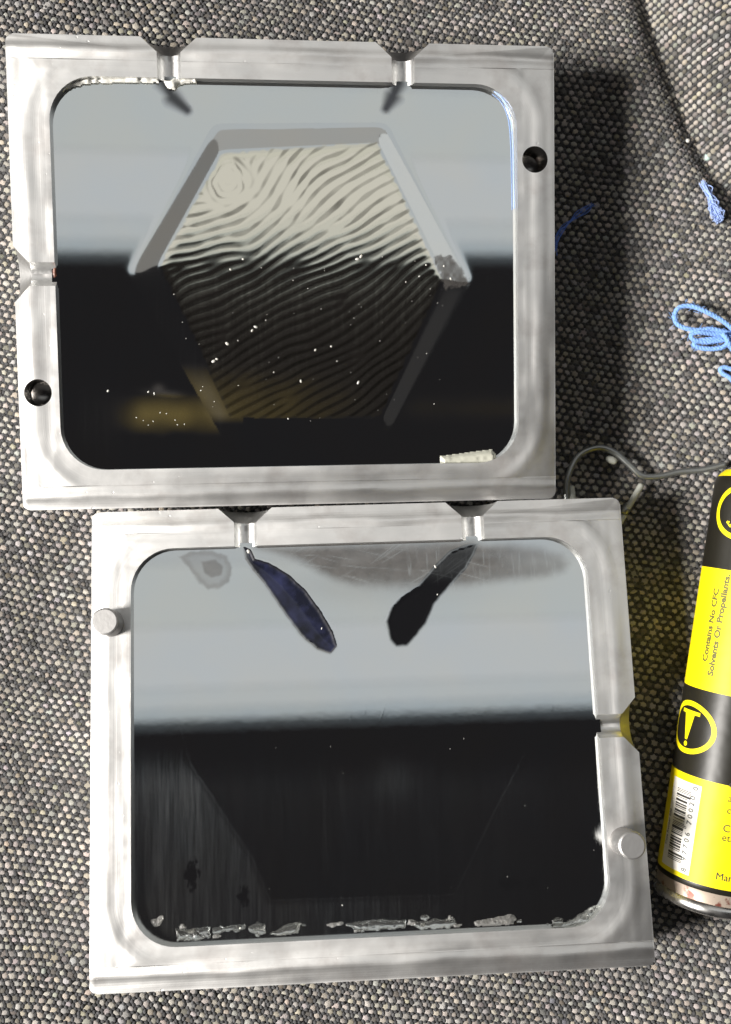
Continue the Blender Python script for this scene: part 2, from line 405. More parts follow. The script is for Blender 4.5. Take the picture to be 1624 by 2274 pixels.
# ------------------------------------------------------------------ mould halves: frames by boolean
CW, CH, CR, CD = 51.4, 42.4, 9.5, 2.1       # half opening, corner radius, depth of the plate below the face
def rrect(hw, hh, r, seg=10):
    out = []
    for cx, cy, a0 in ((hw-r, hh-r, 0), (-hw+r, hh-r, 90), (-hw+r, -hh+r, 180), (hw-r, -hh+r, 270)):
        for k in range(seg+1):
            a = math.radians(a0+90*k/seg); out.append((cx+r*math.cos(a), cy+r*math.sin(a)))
    return out
def prism_bm(poly, z0, z1):
    bm = bmesh.new(); a = [bm.verts.new((x, y, z0)) for x, y in poly]; b = [bm.verts.new((x, y, z1)) for x, y in poly]
    bm.faces.new(a[::-1]); bm.faces.new(b); n = len(poly)
    for i in range(n): bm.faces.new((a[i], a[(i+1) % n], b[(i+1) % n], b[i]))
    return bm
def lathe_bm(prof, origin, axis, seg=40):
    """solid of revolution; prof [(t, r)]"""
    ax = Vector(axis).normalized(); a = ax.orthogonal().normalized(); b = ax.cross(a); bm = bmesh.new(); rings = []
    for t_, r in prof:
        if r < 1e-6: rings.append([bm.verts.new(Vector(origin)+ax*t_)])
        else: rings.append([bm.verts.new(Vector(origin)+ax*t_+r*(a*math.cos(2*math.pi*k/seg)+b*math.sin(2*math.pi*k/seg))) for k in range(seg)])
    for r0, r1 in zip(rings[:-1], rings[1:]):
        if len(r0) == 1: [bm.faces.new((r0[0], r1[(k+1) % seg], r1[k])) for k in range(seg)]
        elif len(r1) == 1: [bm.faces.new((r0[k], r0[(k+1) % seg], r1[0])) for k in range(seg)]
        else: [bm.faces.new((r0[k], r0[(k+1) % seg], r1[(k+1) % seg], r1[k])) for k in range(seg)]
    if len(rings[0]) > 1: bm.faces.new(rings[0][::-1])
    if len(rings[-1]) > 1: bm.faces.new(rings[-1])
    bmesh.ops.recalc_face_normals(bm, faces=bm.faces)
    return bm
def make_frame(cutters, mat, parent):
    bm = prism_bm(rrect(BW/2, BH/2, 1.6, 5), -BT, 0)
    rim = [e for e in bm.edges if all(abs(v.co.z) < 1e-6 for v in e.verts)]
    bmesh.ops.bevel(bm, geom=rim, offset=.22, segments=2, affect='EDGES', profile=.6)
    base = bm_obj('frame', bm, mat, None, scale=1)
    tmp = []
    for cb in cutters:
        c = bm_obj('cut', cb, None, None, scale=1); tmp.append(c)
        md = base.modifiers.new('b', 'BOOLEAN'); md.operation = 'DIFFERENCE'; md.solver = 'EXACT'; md.object = c
    dg = bpy.context.evaluated_depsgraph_get(); dg.update()
    me = bpy.data.meshes.new_from_object(base.evaluated_get(dg)); base.modifiers.clear()
    old = base.data; base.data = me; bpy.data.meshes.remove(old)
    for c in tmp: m_ = c.data; bpy.data.objects.remove(c); bpy.data.meshes.remove(m_)
    bm = bmesh.new(); bm.from_mesh(me)
    bmesh.ops.remove_doubles(bm, verts=bm.verts, dist=1e-4)
    # soften the sharp rims a little, as a deburring tool would
    bmesh.ops.scale(bm, vec=(MM,)*3, verts=bm.verts); bm.to_mesh(me); bm.free()
    for p_ in me.polygons: p_.use_smooth = len(p_.vertices) == 4 and abs(p_.normal.z) < .995 and p_.area < 4e-5
    try: me.set_sharp_from_angle(angle=math.radians(32))
    except Exception: pass
    if not me.materials: me.materials.append(mat)
    [me.materials.append(q_) for q_ in (M_WALL, M_HOLE, M_GATE)]
    for p_ in me.polygons:
        c_ = p_.center/MM
        hole = any(math.hypot(c_.x-x, c_.y-y) < 3.3 and c_.z < -.05 for x, y in ((55.5, 26), (-55.9, -25.3))) and mat == M_AL[0]
        if hole: p_.material_index = 2
        elif (abs(p_.normal.z) < .3 and abs(c_.x) < CW+.5 and abs(c_.y) < CH+.5 and c_.z > -BT*.9 and min(CW-abs(c_.x), CH-abs(c_.y)) < 1 and c_.z > -8 and (abs(p_.normal.z) < .02)): p_.material_index = 1
        elif abs(p_.normal.z) < .985 and abs(c_.x) < BW/2-.4 and abs(c_.y) < BH/2-.4: p_.material_index = 3
    base.parent = parent
    return base
def gate(x, y, d):
    """half-round channel with a funnel mouth, axis in the parting face; d = direction inwards"""
    e = .6
    return lathe_bm([(-e, 6.0+e*1.1), (3.15, 2.55), (16, 2.5)], (x, y, 0), d)
def drill(x, y, r=2.95, depth=8):
    return lathe_bm([(-depth-r*.6, 0), (-depth, r), (1, r)], (x, y, 0), (0, 0, 1))
cav = lambda: prism_bm(rrect(CW, CH, CR), -CD-4.0, 3)

half = [empty('mould_half', *POSE[0]), empty('mould_half.001', *POSE[1])]
tag(half[0], 'upper aluminium mould half with ridged hexagon on its mirror plate', 'mould', 'two halves of an aluminium mould')
tag(half[1], 'lower aluminium mould half with two steel pins and smeared mirror plate', 'mould', 'two halves of an aluminium mould')
fr0 = make_frame([cav(), gate(-25.7, 51, (0, -1, 0)), gate(25.6, 51, (0, -1, 0)), gate(-60, .3, (1, 0, 0)), drill(55.5, 26), drill(-55.9, -25.3)], M_AL[0], half[0])
fr1 = make_frame([cav(), gate(-25.8, 51, (0, -1, 0)), gate(25.7, 51, (0, -1, 0)), gate(60, -.3, (-1, 0, 0))], M_AL[1], half[1])
for (px, py) in ((232, 1380), (1405, 1878)):
    q = loc(1, px, py, 7.0); r = 2.95
    po = bm_obj('dowel_pin', lathe_bm([(-3, r), (6.6, r), (6.85, r-.12), (7.0, r-.4)], (q[0], q[1], 0), (0, 0, 1), 48), M_PIN, half[1])
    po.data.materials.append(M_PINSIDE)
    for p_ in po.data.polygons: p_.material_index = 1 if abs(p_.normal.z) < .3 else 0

# ------------------------------------------------------------------ mirror plates
STEP = .25
xs = np.arange(-CW-1, CW+1+STEP/2, STEP); ys = np.arange(-CH-1, CH+1+STEP/2, STEP)
GX, GY = np.meshgrid(xs, ys, indexing='ij'); NXY = GX.shape
def plate_px(i, z=-CD):
    R, t = POSE[i]; p = np.stack([GX.ravel(), GY.ravel(), np.full(GX.size, z)], 1)@R.T+t
    return to_px(p)
def subset_mesh(name, V, quads, sel, mat, parent, attrs):
    fq = quads[sel]; used = np.unique(fq); mp = np.full(len(V), -1); mp[used] = np.arange(len(used))
    return mesh_np(name, V[used], mp[fq], mat, parent, smooth=True, attrs={k: a[used] for k, a in attrs.items()})
QU = grid_faces(*NXY)

# --- upper plate: fingerprint ridges on a hexagon
def orientation_field(P):
    pts = [(750,340,22),(560,335,12),(840,350,32),(870,430,30),(870,510,28),(800,420,36),(720,450,42),(680,400,38),(640,430,58),(625,470,55),(600,400,78),(575,390,86),(570,450,66),(540,500,28),(480,490,4),
           (420,505,-4),(400,540,6),(470,540,12),(560,545,24),(650,520,38),(700,560,26),(850,570,26),(920,560,24),(380,610,18),(480,620,24),(600,610,26),(700,610,26),(430,700,26),(520,690,24),(600,680,16),(720,650,14),(780,640,26),(820,650,46),(870,640,50),
           (900,600,44),(950,640,38),(920,700,44),(560,740,25),(480,770,28),(520,820,30),(650,790,26),(740,740,30),(780,780,34),(880,780,38),(840,850,40),(760,860,30),(700,900,30),(560,900,28),(620,850,30)]
    cx = np.zeros(len(P)); sy = np.zeros(len(P))
    for x, y, a in pts:
        w = np.exp(-((P[:, 0]-x)**2+(P[:, 1]-y)**2)/(2*42.0**2)); r = math.radians(2*a); cx += w*math.cos(r); sy += w*math.sin(r)
    th = .5*np.arctan2(sy, cx)
    dx, dy = P[:, 0]-508, -(P[:, 1]-403); r = np.hypot(dx, dy); ring = np.arctan2(dy, dx)+math.pi/2
    k = 1-smoothstep(46, 78, r)
    c2 = (1-k)*np.cos(2*th)+k*np.cos(2*ring); s2 = (1-k)*np.sin(2*th)+k*np.sin(2*ring)
    return .5*np.arctan2(s2, c2)
def fingerprint():
    st = 2.0; X = np.arange(270, 1070, st); Y = np.arange(270, 980, st); gx, gy = np.meshgrid(X, Y, indexing='ij')
    P = np.stack([gx.ravel(), gy.ravel()], 1); th = orientation_field(P).reshape(gx.shape)
    per = (18.5-2.0*smoothstep(540, 640, gy))/st
    nb = 18; ang = np.arange(nb)*math.pi/nb
    fx = np.fft.fftfreq(gx.shape[0])[:, None]; fy = np.fft.fftfreq(gx.shape[1])[None]
    img = np.random.default_rng(4).standard_normal(gx.shape)
    # start from circles at the whorl so that it closes
    r = np.hypot(gx-508, gy-403); img = np.where(r < 60, np.cos(2*math.pi*r/17.0), img*.6)
    idx = np.mod(th, math.pi)/math.pi*nb; i0 = np.floor(idx).astype(int) % nb; i1 = (i0+1) % nb; w1 = idx-np.floor(idx)
    fb = smoothstep(520, 640, gy); filt = []
    for f0 in (1/11.8, 1/9.6):
        for a in ang:   # ridges run along (cos a, -sin a) in picture axes; the wave vector is across them
            kx, ky = math.sin(a), math.cos(a)
            al = fx*kx+fy*ky; ac = -fx*ky+fy*kx
            filt.append(np.exp(-((np.abs(al)-f0)/.022)**2-(ac/.026)**2))
    for it in range(22):
        S = np.fft.fft2(img); out = np.stack([np.real(np.fft.ifft2(S*g)) for g in filt])
        tk = lambda o_, i_: np.take_along_axis(o_, i_[None], 0)[0]
        a0 = (1-fb)*tk(out[:nb], i0)+fb*tk(out[nb:], i0); a1 = (1-fb)*tk(out[:nb], i1)+fb*tk(out[nb:], i1)
        img = ((1-w1)*a0+w1*a1)/(np.std(a0)+1e-9)
        if it < 21: img = np.tanh(2.2*img)
    an = np.arctan2(gy-403, gx-508); rr = np.hypot((gx-508)*1.06, (gy-403)*.90)*(1+.030*np.cos(7*an+.4)+.06*np.cos(3*an+1)+.03*np.cos(5*an)); k = 1-smoothstep(34, 50, r)
    img = img*(1-k)+k*1.3*np.cos(2*math.pi*rr/15.0+.5)*(.5+.5*smoothstep(18, 36, r))
    return X, Y, st, img
FX, FY, FST, FIMG = fingerprint()
def samp(px):
    u = np.clip((px[:, 0]-FX[0])/FST, 0, len(FX)-1.01); v = np.clip((px[:, 1]-FY[0])/FST, 0, len(FY)-1.01)
    i, j = u.astype(int), v.astype(int); a, b = u-i, v-j
    return (FIMG[i, j]*(1-a)+FIMG[i+1, j]*a)*(1-b)+(FIMG[i, j+1]*(1-a)+FIMG[i+1, j+1]*a)*b
px0 = plate_px(0)
HEX_O = [(478, 287), (855, 288), (1046, 630), (864, 958), (492, 968), (288, 612)]
HEX_I = [(492, 338), (838, 314), (985, 622), (846, 930), (512, 928), (352, 590)]
so, si = poly_sdf(px0, HEX_O), poly_sdf(px0, HEX_I)
HB = 1.0
rise = np.clip(so/(so-si-1e-6), 0, 1); rise = np.where(si < 0, 1.0, np.where(so > 0, 0.0, rise))
pw = px0+np.stack([vnoise(px0, 70.0, 36)-.5, vnoise(px0, 70.0, 37)-.5], 1)*14
fp = samp(pw)+1.5*(vnoise(px0, 22.0, 38)-.5)*smoothstep(640, 540, px0[:, 1])
inn = smoothstep(2, 8, -si+3*(vnoise(px0, 9.0, 31)-.5)*2)
prof = np.clip(fp*.62+.18, -1, 1)
rid = inn*prof
mott = vnoise(px0, 60.0, 33)
def soften(a, r, n=3):
    a = a.reshape(NXY)
    for _ in range(n):
        for ax in (0, 1):
            p_ = np.pad(a, [(r+1, r) if k == ax else (0, 0) for k in (0, 1)], mode='edge'); c_ = np.cumsum(p_, axis=ax)
            a = (np.take(c_, range(2*r+1, c_.shape[ax]), axis=ax)-np.take(c_, range(0, c_.shape[ax]-2*r-1), axis=ax))/(2*r+1)
    return a.ravel()
rise = soften(rise, 3)
z0 = HB*rise + .0032*rid
# shallow runner scoops below the two gates
def scoop(px, pts, wd):
    d = np.full(len(px), 1e9); 
    pts = np.array(pts, float)
    for a, b in zip(pts[:-1], pts[1:]):
        e = b-a; u = np.clip(((px-a)@e)/(e@e), 0, 1); d = np.minimum(d, np.linalg.norm(px-a-u[:, None]*e, axis=1)/(wd*(1-.45*u)))
    return d
g0 = np.minimum(scoop(px0, [(366, 182), (384, 216), (416, 244)], 26), scoop(px0, [(884, 185), (872, 215), (858, 240)], 26))
z0 = z0 - .10*(1-smoothstep(.25, 1.15, g0))
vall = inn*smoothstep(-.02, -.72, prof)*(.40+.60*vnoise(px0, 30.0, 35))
gate_reflection = (1-smoothstep(.1, 1.2, g0))*.9  # dark mirrored gate ends painted in, soft at the rim
V0 = np.stack([GX.ravel(), GY.ravel(), z0-CD], 1)
def mat_plate(name, brushed):
    t = NT(name); P = t.obj()
    val = t.attr('valley').outputs['Fac']; st = t.attr('stain').outputs['Fac']; ha = t.attr('haze').outputs['Fac']
    nv = t.attr('navy').outputs['Fac']
    line = t.noise(t.vmath('MULTIPLY', P, (6.0, .10, 1)), 1.0, 3, .7)
    line2 = t.noise(t.vmath('MULTIPLY', P, (2.2, .035, 1)), 1.0, 2, .6)
    big = t.noise(P, .06, 3)
    steel = t.mix(t.ramp(big, .3, .7), (.76, .80, .82, 1), (.80, .81, .79, 1))
    warm = t.attr('warm').outputs['Fac']; steel = t.mix(warm, steel, (1.0, .94, .77, 1))
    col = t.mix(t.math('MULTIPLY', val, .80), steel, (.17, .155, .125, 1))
    am = t.attr('ochre_reflection').outputs['Fac']; mt = t.attr('matt').outputs['Fac']
    rough = t.math('ADD', .016 if not brushed else .012, t.math('MULTIPLY', val, .10))
    rough = t.math('ADD', rough, t.math('MULTIPLY', t.math('MULTIPLY', ha, t.ramp(line, .25, .75, .75, 1.25)), .24), clamp=True)
    h = t.math('MULTIPLY', t.math('ADD', line, t.math('MULTIPLY', line2, .7)), ha if brushed else t.math('MULTIPLY', ha, .5))
    h = t.math('ADD', h, t.math('MULTIPLY', t.noise(P, .35, 2), .05))
    nrm = t.bump(h, .00003 if brushed else .000015, 1.0)
    t.p(col=col, metal=1.0, rough=rough, nrm=nrm)
    # coating on the steel: grey film, plus painted ochre and dark groove reflections
    film = t.mix(t.ramp(t.noise(P, .35, 4, .65), .35, .7), (.050, .046, .043, 1), (.080, .074, .070, 1))
    dark_reflection = t.mix(mt, t.mix(t.ramp(t.noise(P, .2, 3), .4, .65), (.006, .007, .014, 1), (.020, .023, .055, 1)), (.006, .006, .007, 1))
    cc = t.mix(t.ramp(am, 0, .06), film, (.088, .064, .008, 1)); cc = t.mix(t.ramp(nv, 0, .15), cc, dark_reflection)
    c = t.n('ShaderNodeBsdfPrincipled'); t.set(c.inputs['Base Color'], cc)
    t.set(c.inputs['Roughness'], t.ramp(nv, 0, 1,   .5, .20)); t.set(c.inputs['Specular IOR Level'], t.math('SUBTRACT', .5, t.math('MULTIPLY', t.math('MULTIPLY', mt, nv), .45)))
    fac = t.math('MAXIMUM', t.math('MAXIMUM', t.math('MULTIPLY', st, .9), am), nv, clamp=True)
    mx = t.n('ShaderNodeMixShader'); t.L(fac, mx.inputs[0]); t.L(t.b.outputs[0], mx.inputs[1]); t.L(c.outputs[0], mx.inputs[2])
    t.L(mx.outputs[0], t.t.nodes['Material Output'].inputs[0])
    return t.m
M_P0, M_P1 = mat_plate('polished_steel', False), mat_plate('brushed_mirror_steel', True)
haze0 = .03+.5*smoothstep(560, 700, px0[:, 1])*np.clip((vnoise(px0, (5, 90), 41)-.45)*2.0, 0, 1)*.2+.25*np.exp(-((px0[:, 0]-220)/90)**2-((px0[:, 1]-930)/90)**2)
bev = smoothstep(6, -4, so)*smoothstep(-6, 4, si)
haze0 = haze0+.26*bev*(1-.6*smoothstep(590, 660, px0[:, 1]))+.28*inn*smoothstep(-.2, .6, prof)*smoothstep(590, 660, px0[:, 1])
haze0 = haze0+.25*(so < 0)*smoothstep(0, 5, si)*(px0[:, 0] > 850)*(px0[:, 1] > 632)
haze0 = haze0+.35*np.exp(-((px0[:, 0]-372)/40)**2-((px0[:, 1]-878)/14)**2)
zz = np.zeros(len(px0))
# ochre reflection painted low on the plate and over the lowest ridges
scuff = poly_sdf(px0, [(960, 570), (1000, 566), (1046, 628), (1040, 634), (988, 643), (976, 610)])+8*(vnoise(px0, 6, 95)-.5)
stain0 = smoothstep(2, -3, scuff)*(.70+.35*vnoise(px0, (7, 9), 96))
smear = np.exp(-((px0[:, 0]-372)/38)**2-((px0[:, 1]-876-.12*(px0[:, 0]-372))/9)**2)*.30+np.exp(-((px0[:, 0]-352)/12)**2-((px0[:, 1]-862)/9)**2)*.3
stain0 = stain0+smear
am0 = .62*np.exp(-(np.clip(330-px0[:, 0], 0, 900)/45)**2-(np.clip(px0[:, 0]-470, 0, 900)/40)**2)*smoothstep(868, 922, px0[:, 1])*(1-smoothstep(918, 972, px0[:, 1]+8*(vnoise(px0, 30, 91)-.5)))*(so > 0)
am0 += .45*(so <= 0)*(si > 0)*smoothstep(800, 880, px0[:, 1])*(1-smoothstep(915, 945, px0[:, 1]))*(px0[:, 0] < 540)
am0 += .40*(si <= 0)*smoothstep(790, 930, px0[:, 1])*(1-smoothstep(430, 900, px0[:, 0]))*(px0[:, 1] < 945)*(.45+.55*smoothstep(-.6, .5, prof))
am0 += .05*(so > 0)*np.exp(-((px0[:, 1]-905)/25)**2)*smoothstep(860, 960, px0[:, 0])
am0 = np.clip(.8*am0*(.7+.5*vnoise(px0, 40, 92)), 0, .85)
attr0 = dict(ochre_reflection=am0, warm=inn*.9, valley=vall, stain=stain0, haze=np.clip(haze0, 0, 1), navy=np.clip(gate_reflection, 0, 1), matt=np.ones(len(px0))*.8)
fc = so[QU].mean(1); gq = g0[QU].mean(1)
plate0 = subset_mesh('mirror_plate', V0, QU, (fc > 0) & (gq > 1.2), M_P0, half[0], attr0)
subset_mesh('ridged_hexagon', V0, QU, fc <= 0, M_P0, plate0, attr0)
gleft = px0[QU[:, 0], 0] < 640
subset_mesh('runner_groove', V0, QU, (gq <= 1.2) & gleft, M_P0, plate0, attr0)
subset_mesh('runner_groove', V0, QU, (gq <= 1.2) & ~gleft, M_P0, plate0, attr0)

# --- lower plate: flat, brushed, smeared, with two dark runner grooves
px1 = plate_px(1)
wob = (vnoise(px1, 11.0, 51)-.5)*5+(vnoise(px1, 4.5, 52)-.5)*3
GL = [(540,1215),(556,1222),(566,1243),(600,1254),(640,1278),(680,1315),(712,1360),(738,1405),(748,1435),(734,1451),(705,1441),(668,1410),(628,1355),(588,1296),(562,1264),(545,1240)]
GR = [(1062,1205),(1030,1212),(1000,1224),(962,1262),(930,1300),(890,1326),(868,1350),(858,1380),(866,1420),(880,1436),(905,1434),(926,1410),(948,1382),(966,1340),(1000,1300),(1034,1262),(1052,1230)]
s1, s2 = poly_sdf(px1, GL)+wob*.25, poly_sdf(px1, GR)+wob*.25
dep = lambda s, d: d*(.42*smoothstep(3, -9, s)+.58*smoothstep(-4, -36, s))
z1 = -dep(s1, .75)-.10*smoothstep(3, -12, s2)
z1 += .006*np.clip((vnoise(px1, 7, 61)-.5)*2, -1, 1)*(smoothstep(2, -3, s1)+smoothstep(2, -3, s2))
navy = np.maximum(smoothstep(3, -5, s1)*(.80+.20*smoothstep(1222, 1256, px1[:, 1]+wob)), smoothstep(3, -5, s2)*(.88+.12*smoothstep(1195, 1240, px1[:, 1])))  # dark tone painted for what the hollow grooves mirror
# grey film between and right of the gates
FILM = [(566,1216),(700,1209),(900,1203),(1050,1200),(1075,1210),(1130,1206),(1200,1214),(1250,1232),(1266,1250),(1255,1270),(1215,1285),(1150,1292),(1080,1300),(1030,1310),(960,1312),(905,1320),(850,1312),(790,1306),(740,1290),(690,1262),(640,1238),(600,1226)]
sf = poly_sdf(px1, FILM)+wob*.35
film = smoothstep(12, -20, sf)*(1-.38*smoothstep(1060, 1240, px1[:, 0]))*(.84+.2*vnoise(px1, (60, 14), 55))*smoothstep(1335, 1262, px1[:, 1]+wob)
film += .20*np.exp(-((px1[:, 0]-830)/230)**2-((px1[:, 1]-1300)/40)**2)
# dried ring in the corner
RING = [(395,1236),(420,1226),(470,1222),(505,1236),(516,1262),(510,1290),(490,1306),(462,1308),(440,1292),(420,1262)]
sr = poly_sdf(px1, RING)+wob*.8
CORE = [(446,1246),(480,1242),(497,1258),(494,1278),(470,1284),(452,1272)]
sc = poly_sdf(px1, CORE)+wob*.5
ringm = smoothstep(4, -4, sr)*.55*(1-smoothstep(-5, -16, sr)*.4)+smoothstep(2, -4, sc)*.42
# scratches catch more light: thin lines where the film is rubbed off
scr = np.zeros(len(px1)); rs = np.random.default_rng(8)
for k in range(95):
    vert = k < 45
    if k < 45: a = np.array([rs.uniform(880, 1250), rs.uniform(1205, 1270)]); an = math.radians(rs.normal(84, 5)); L = rs.uniform(15, 60)
    elif k < 80: a = np.array([rs.uniform(640, 1060), rs.uniform(1215, 1300)]); an = math.radians(rs.choice([4, 10, -32])+rs.normal(0, 4)); L = rs.uniform(20, 110)
    else: a = np.array([rs.uniform(690, 1290), rs.uniform(1490, 1560)]); an = math.radians(rs.normal(95, 8)); L = rs.uniform(20, 90)
    b = a+L*np.array([math.cos(an), math.sin(an)]); e_ = b-a
    near = (np.abs(px1[:, 0]-(a[0]+b[0])/2) < abs(e_[0])/2+6) & (np.abs(px1[:, 1]-(a[1]+b[1])/2) < abs(e_[1])/2+6)
    q = px1[near]; u = np.clip(((q-a)@e_)/(e_@e_), 0, 1); dd = np.linalg.norm(q-a-u[:, None]*e_, axis=1)
    scr[near] = np.maximum(scr[near], np.exp(-(dd/1.2)**2)*rs.uniform(.12, .5)*np.sin(math.pi*np.clip(u, .04, .96))**.4)
# smooth hexagon print in the brushed part, scraped spots
HEXB = [(425,1700),(560,1905),(600,2000),(1010,1988),(1100,1800),(1185,1640),(1240,1560),(380,1560)]
sh = poly_sdf(px1, HEXB)+wob*.4
vstreak = vnoise(px1, (2.6, 60), 71)*.5+vnoise(px1, (6, 140), 72)*.5
haze1 = .0+smoothstep(-8, 16, sh)*.54*(.62+.4*vstreak)*smoothstep(1630, 1760, px1[:, 1])*(1-.55*smoothstep(760, 1330, px1[:, 0]))
haze1 += .30*(1-smoothstep(-8, 16, sh))*(.7+.3*vstreak)*smoothstep(1640, 1770, px1[:, 1])
haze1 += .12*np.exp(-(sh/2.0)**2)*smoothstep(1600, 1700, px1[:, 1])
for bx, by, rx, ry in ((427, 1945, 15, 32), (542, 1992, 13, 22), (1130, 1965, 26, 12), (1185, 1962, 12, 12)):
    d = np.hypot((px1[:, 0]-bx)/rx, (px1[:, 1]-by)/ry)+(vnoise(px1, (3, 11), 77)-.5)*1.1
    kk = 1-smoothstep(.7, 1.05, d); haze1 = haze1*(1-.97*kk)
for k in range(5):   # faint wiped streaks down the dark half
    x0 = (575, 700, 740, 850, 960)[k]; xx = x0+ (px1[:, 1]-1640)*(.02, .09, .13, -.02, .03)[k]+6*np.sin(px1[:, 1]/70+k)
    haze1 += .06*np.exp(-((px1[:, 0]-xx)/6)**2)*smoothstep(1620, 1700, px1[:, 1])*(1-smoothstep(1900, 2000, px1[:, 1]))*vnoise(px1, (40, 50), 80+k)
haze1 += .12*np.exp(-((px1[:, 0]-880)/55)**2-((px1[:, 1]-1720)/60)**2)
stain1 = np.clip(film+ringm, 0, 1)*(1-.75*scr)*(1-.3*navy)
navy = navy*(1-.16*scr*smoothstep(1310, 1270, px1[:, 1]))*(1-.07*np.clip(film, 0, 1)*(px1[:, 0] > 800)*smoothstep(1300, 1250, px1[:, 1]))
haze1 = np.clip(1.2*haze1*(1-.6*navy)+.12*scr, 0, 1)
attr1 = dict(ochre_reflection=np.zeros(len(px1)), matt=(px1[:, 0] > 800)*1.0, warm=np.zeros(len(px1)), valley=np.zeros(len(px1)), stain=np.clip(stain1, 0, 1), haze=haze1, navy=np.clip(navy, 0, 1))
V1 = np.stack([GX.ravel(), GY.ravel(), z1-CD], 1)
q1, q2 = s1[QU].min(1), s2[QU].min(1)
plate1 = subset_mesh('mirror_plate', V1, QU, (q1 > 5) & (q2 > 5), M_P1, half[1], attr1)
o = subset_mesh('runner_groove', V1, QU, q1 <= 5, M_P1, plate1, attr1); o['label'] = 'glossy navy runner groove slanting down from the gate'
o = subset_mesh('runner_groove', V1, QU, q2 <= 5, M_P1, plate1, attr1); o['label'] = 'scratched matt black runner groove'

# ------------------------------------------------------------------ residue on the plates
t = NT('clear_glue'); t.p(col=(.86, .86, .83, 1), rough=.16, trans=.97, ior=1.38, nrm=t.bump(t.noise(t.obj(), .8, 4), .0006, .6)); M_GLUE = t.m
t = NT('white_flash'); t.p(col=(.50, .49, .47, 1), rough=.35, trans=.75, ior=1.4, nrm=t.bump(t.noise(t.obj(), 1.2, 4), .0008, .7)); M_FLASH = t.m
M_CRUST = mat_simple('white_crust', (.78, .77, .72), .5, trans=.15, ior=1.4); M_PALE = mat_simple('pale_glue', (.62, .62, .53), .32, trans=.30, ior=1.4)
M_SPECK = mat_simple('pale_speck', (.75, .74, .70), .25, trans=.3, ior=1.45)
def lump(i, poly_px, z, hgt, name, mat, parent, amp=.25, seed=0, shrink=0.0):
    """soft-edged raised patch over a polygon given in the picture, on plane z of half i"""
    poly = np.array([loc(i, x, y, z)[:2] for x, y in poly_px]); lo, hi = poly.min(0)-.3, poly.max(0)+.3
    st = max(.16, (hi-lo).max()/90); gx, gy = np.meshgrid(np.arange(lo[0], hi[0], st), np.arange(lo[1], hi[1], st), indexing='ij')
    P = np.stack([gx.ravel(), gy.ravel()], 1); s = poly_sdf(P, poly)+shrink+(vnoise(P, .8, 90+seed)-.5)*amp
    h = .36*hgt*np.sqrt(np.clip(-s/.8, 0, 1))*(1+amp*.9*(vnoise(P, .9, 120+seed)-.5)*2)
    q = grid_faces(*gx.shape); keep = (s[q] < .05).any(1)
    V = np.column_stack([P, z+np.where(s < .05, h, -.05)])
    fq = q[keep]; used = np.unique(fq); mp = np.full(len(V), -1); mp[used] = np.arange(len(used))
    return mesh_np(name, V[used], mp[fq], mat, parent, smooth=True)
o = lump(0, [(979,1014),(1040,1006),(1092,999),(1101,1010),(1098,1026),(1085,1032),(1030,1036),(979,1037)], -CD+.1, 3.2, 'glue_strip', M_PALE, half[0], .08); o['label'] = 'pale translucent glue strip in the corner'
lump(0, [(135,192),(150,184),(190,177),(240,176),(300,174),(350,176),(352,181),(300,181),(240,182),(190,183),(160,192),(140,202)], -CD+.6, 2.4, 'white_crust', M_CRUST, half[0], .5, 1)
lump(0, [(366,180),(392,176),(436,176),(436,182),(400,184),(390,196),(374,194)], -CD+.6, 2.6, 'white_crust', M_CRUST, half[0], .5, 2)
gl = [([(388,2062),(470,2056),(468,2082),(448,2090),(392,2092)], M_GLUE, 2.2), ([(470,2058),(548,2052),(545,2066),(500,2070),(472,2076)], M_GLUE, 1.6), ([(333,2044),(362,2028),(366,2040),(352,2060),(340,2062)], M_FLASH, 1.0),
      ([(548,2060),(572,2046),(590,2052),(596,2074),(572,2080),(556,2072)], M_GLUE, 1.1), ([(596,2074),(640,2050),(668,2048),(664,2074),(620,2082)], M_GLUE, 1.7), ([(715,2054),(762,2044),(768,2052),(740,2060)], M_FLASH, 1.0),
      ([(760,2052),(830,2040),(905,2042),(900,2062),(800,2070)], M_GLUE, 1.6), ([(915,2048),(960,2040),(1010,2038),(1020,2052),(1000,2062),(930,2066)], M_GLUE, 1.2), ([(1046,2046),(1100,2036),(1135,2028),(1150,2040),(1138,2056),(1060,2060)], M_FLASH, 1.3),
      ([(1208,2040),(1220,2050),(1262,2044),(1300,2020),(1345,2000),(1350,2010),(1340,2038),(1300,2052),(1230,2062),(1212,2056)], M_GLUE, 2.6), ([(1005,2052),(1040,2048),(1045,2054),(1010,2060)], M_FLASH, .9)]
for k, (pg, m_, hh) in enumerate(gl):
    lump(1, pg, -CD+.05, hh, 'glue_residue', m_, half[1], .45, 10+k, .28)
rr_ = np.random.default_rng(21)
for k in range(16):
    f_ = rr_.random(); x = 395+925*f_; y = 2078-36*f_+rr_.uniform(-22, 10); a = rr_.uniform(4, 13); b = a*rr_.uniform(.35, .8)
    th = np.sort(rr_.uniform(0, 6.28, 8)); pg = [(x+a*rr_.uniform(.6, 1.2)*math.cos(q), y+b*rr_.uniform(.6, 1.2)*math.sin(q)) for q in th]
    lump(1, pg, -CD+.05, rr_.uniform(.8, 2.2), 'glue_crumb', (M_FLASH, M_GLUE)[k % 2], half[1], .5, 60+k)
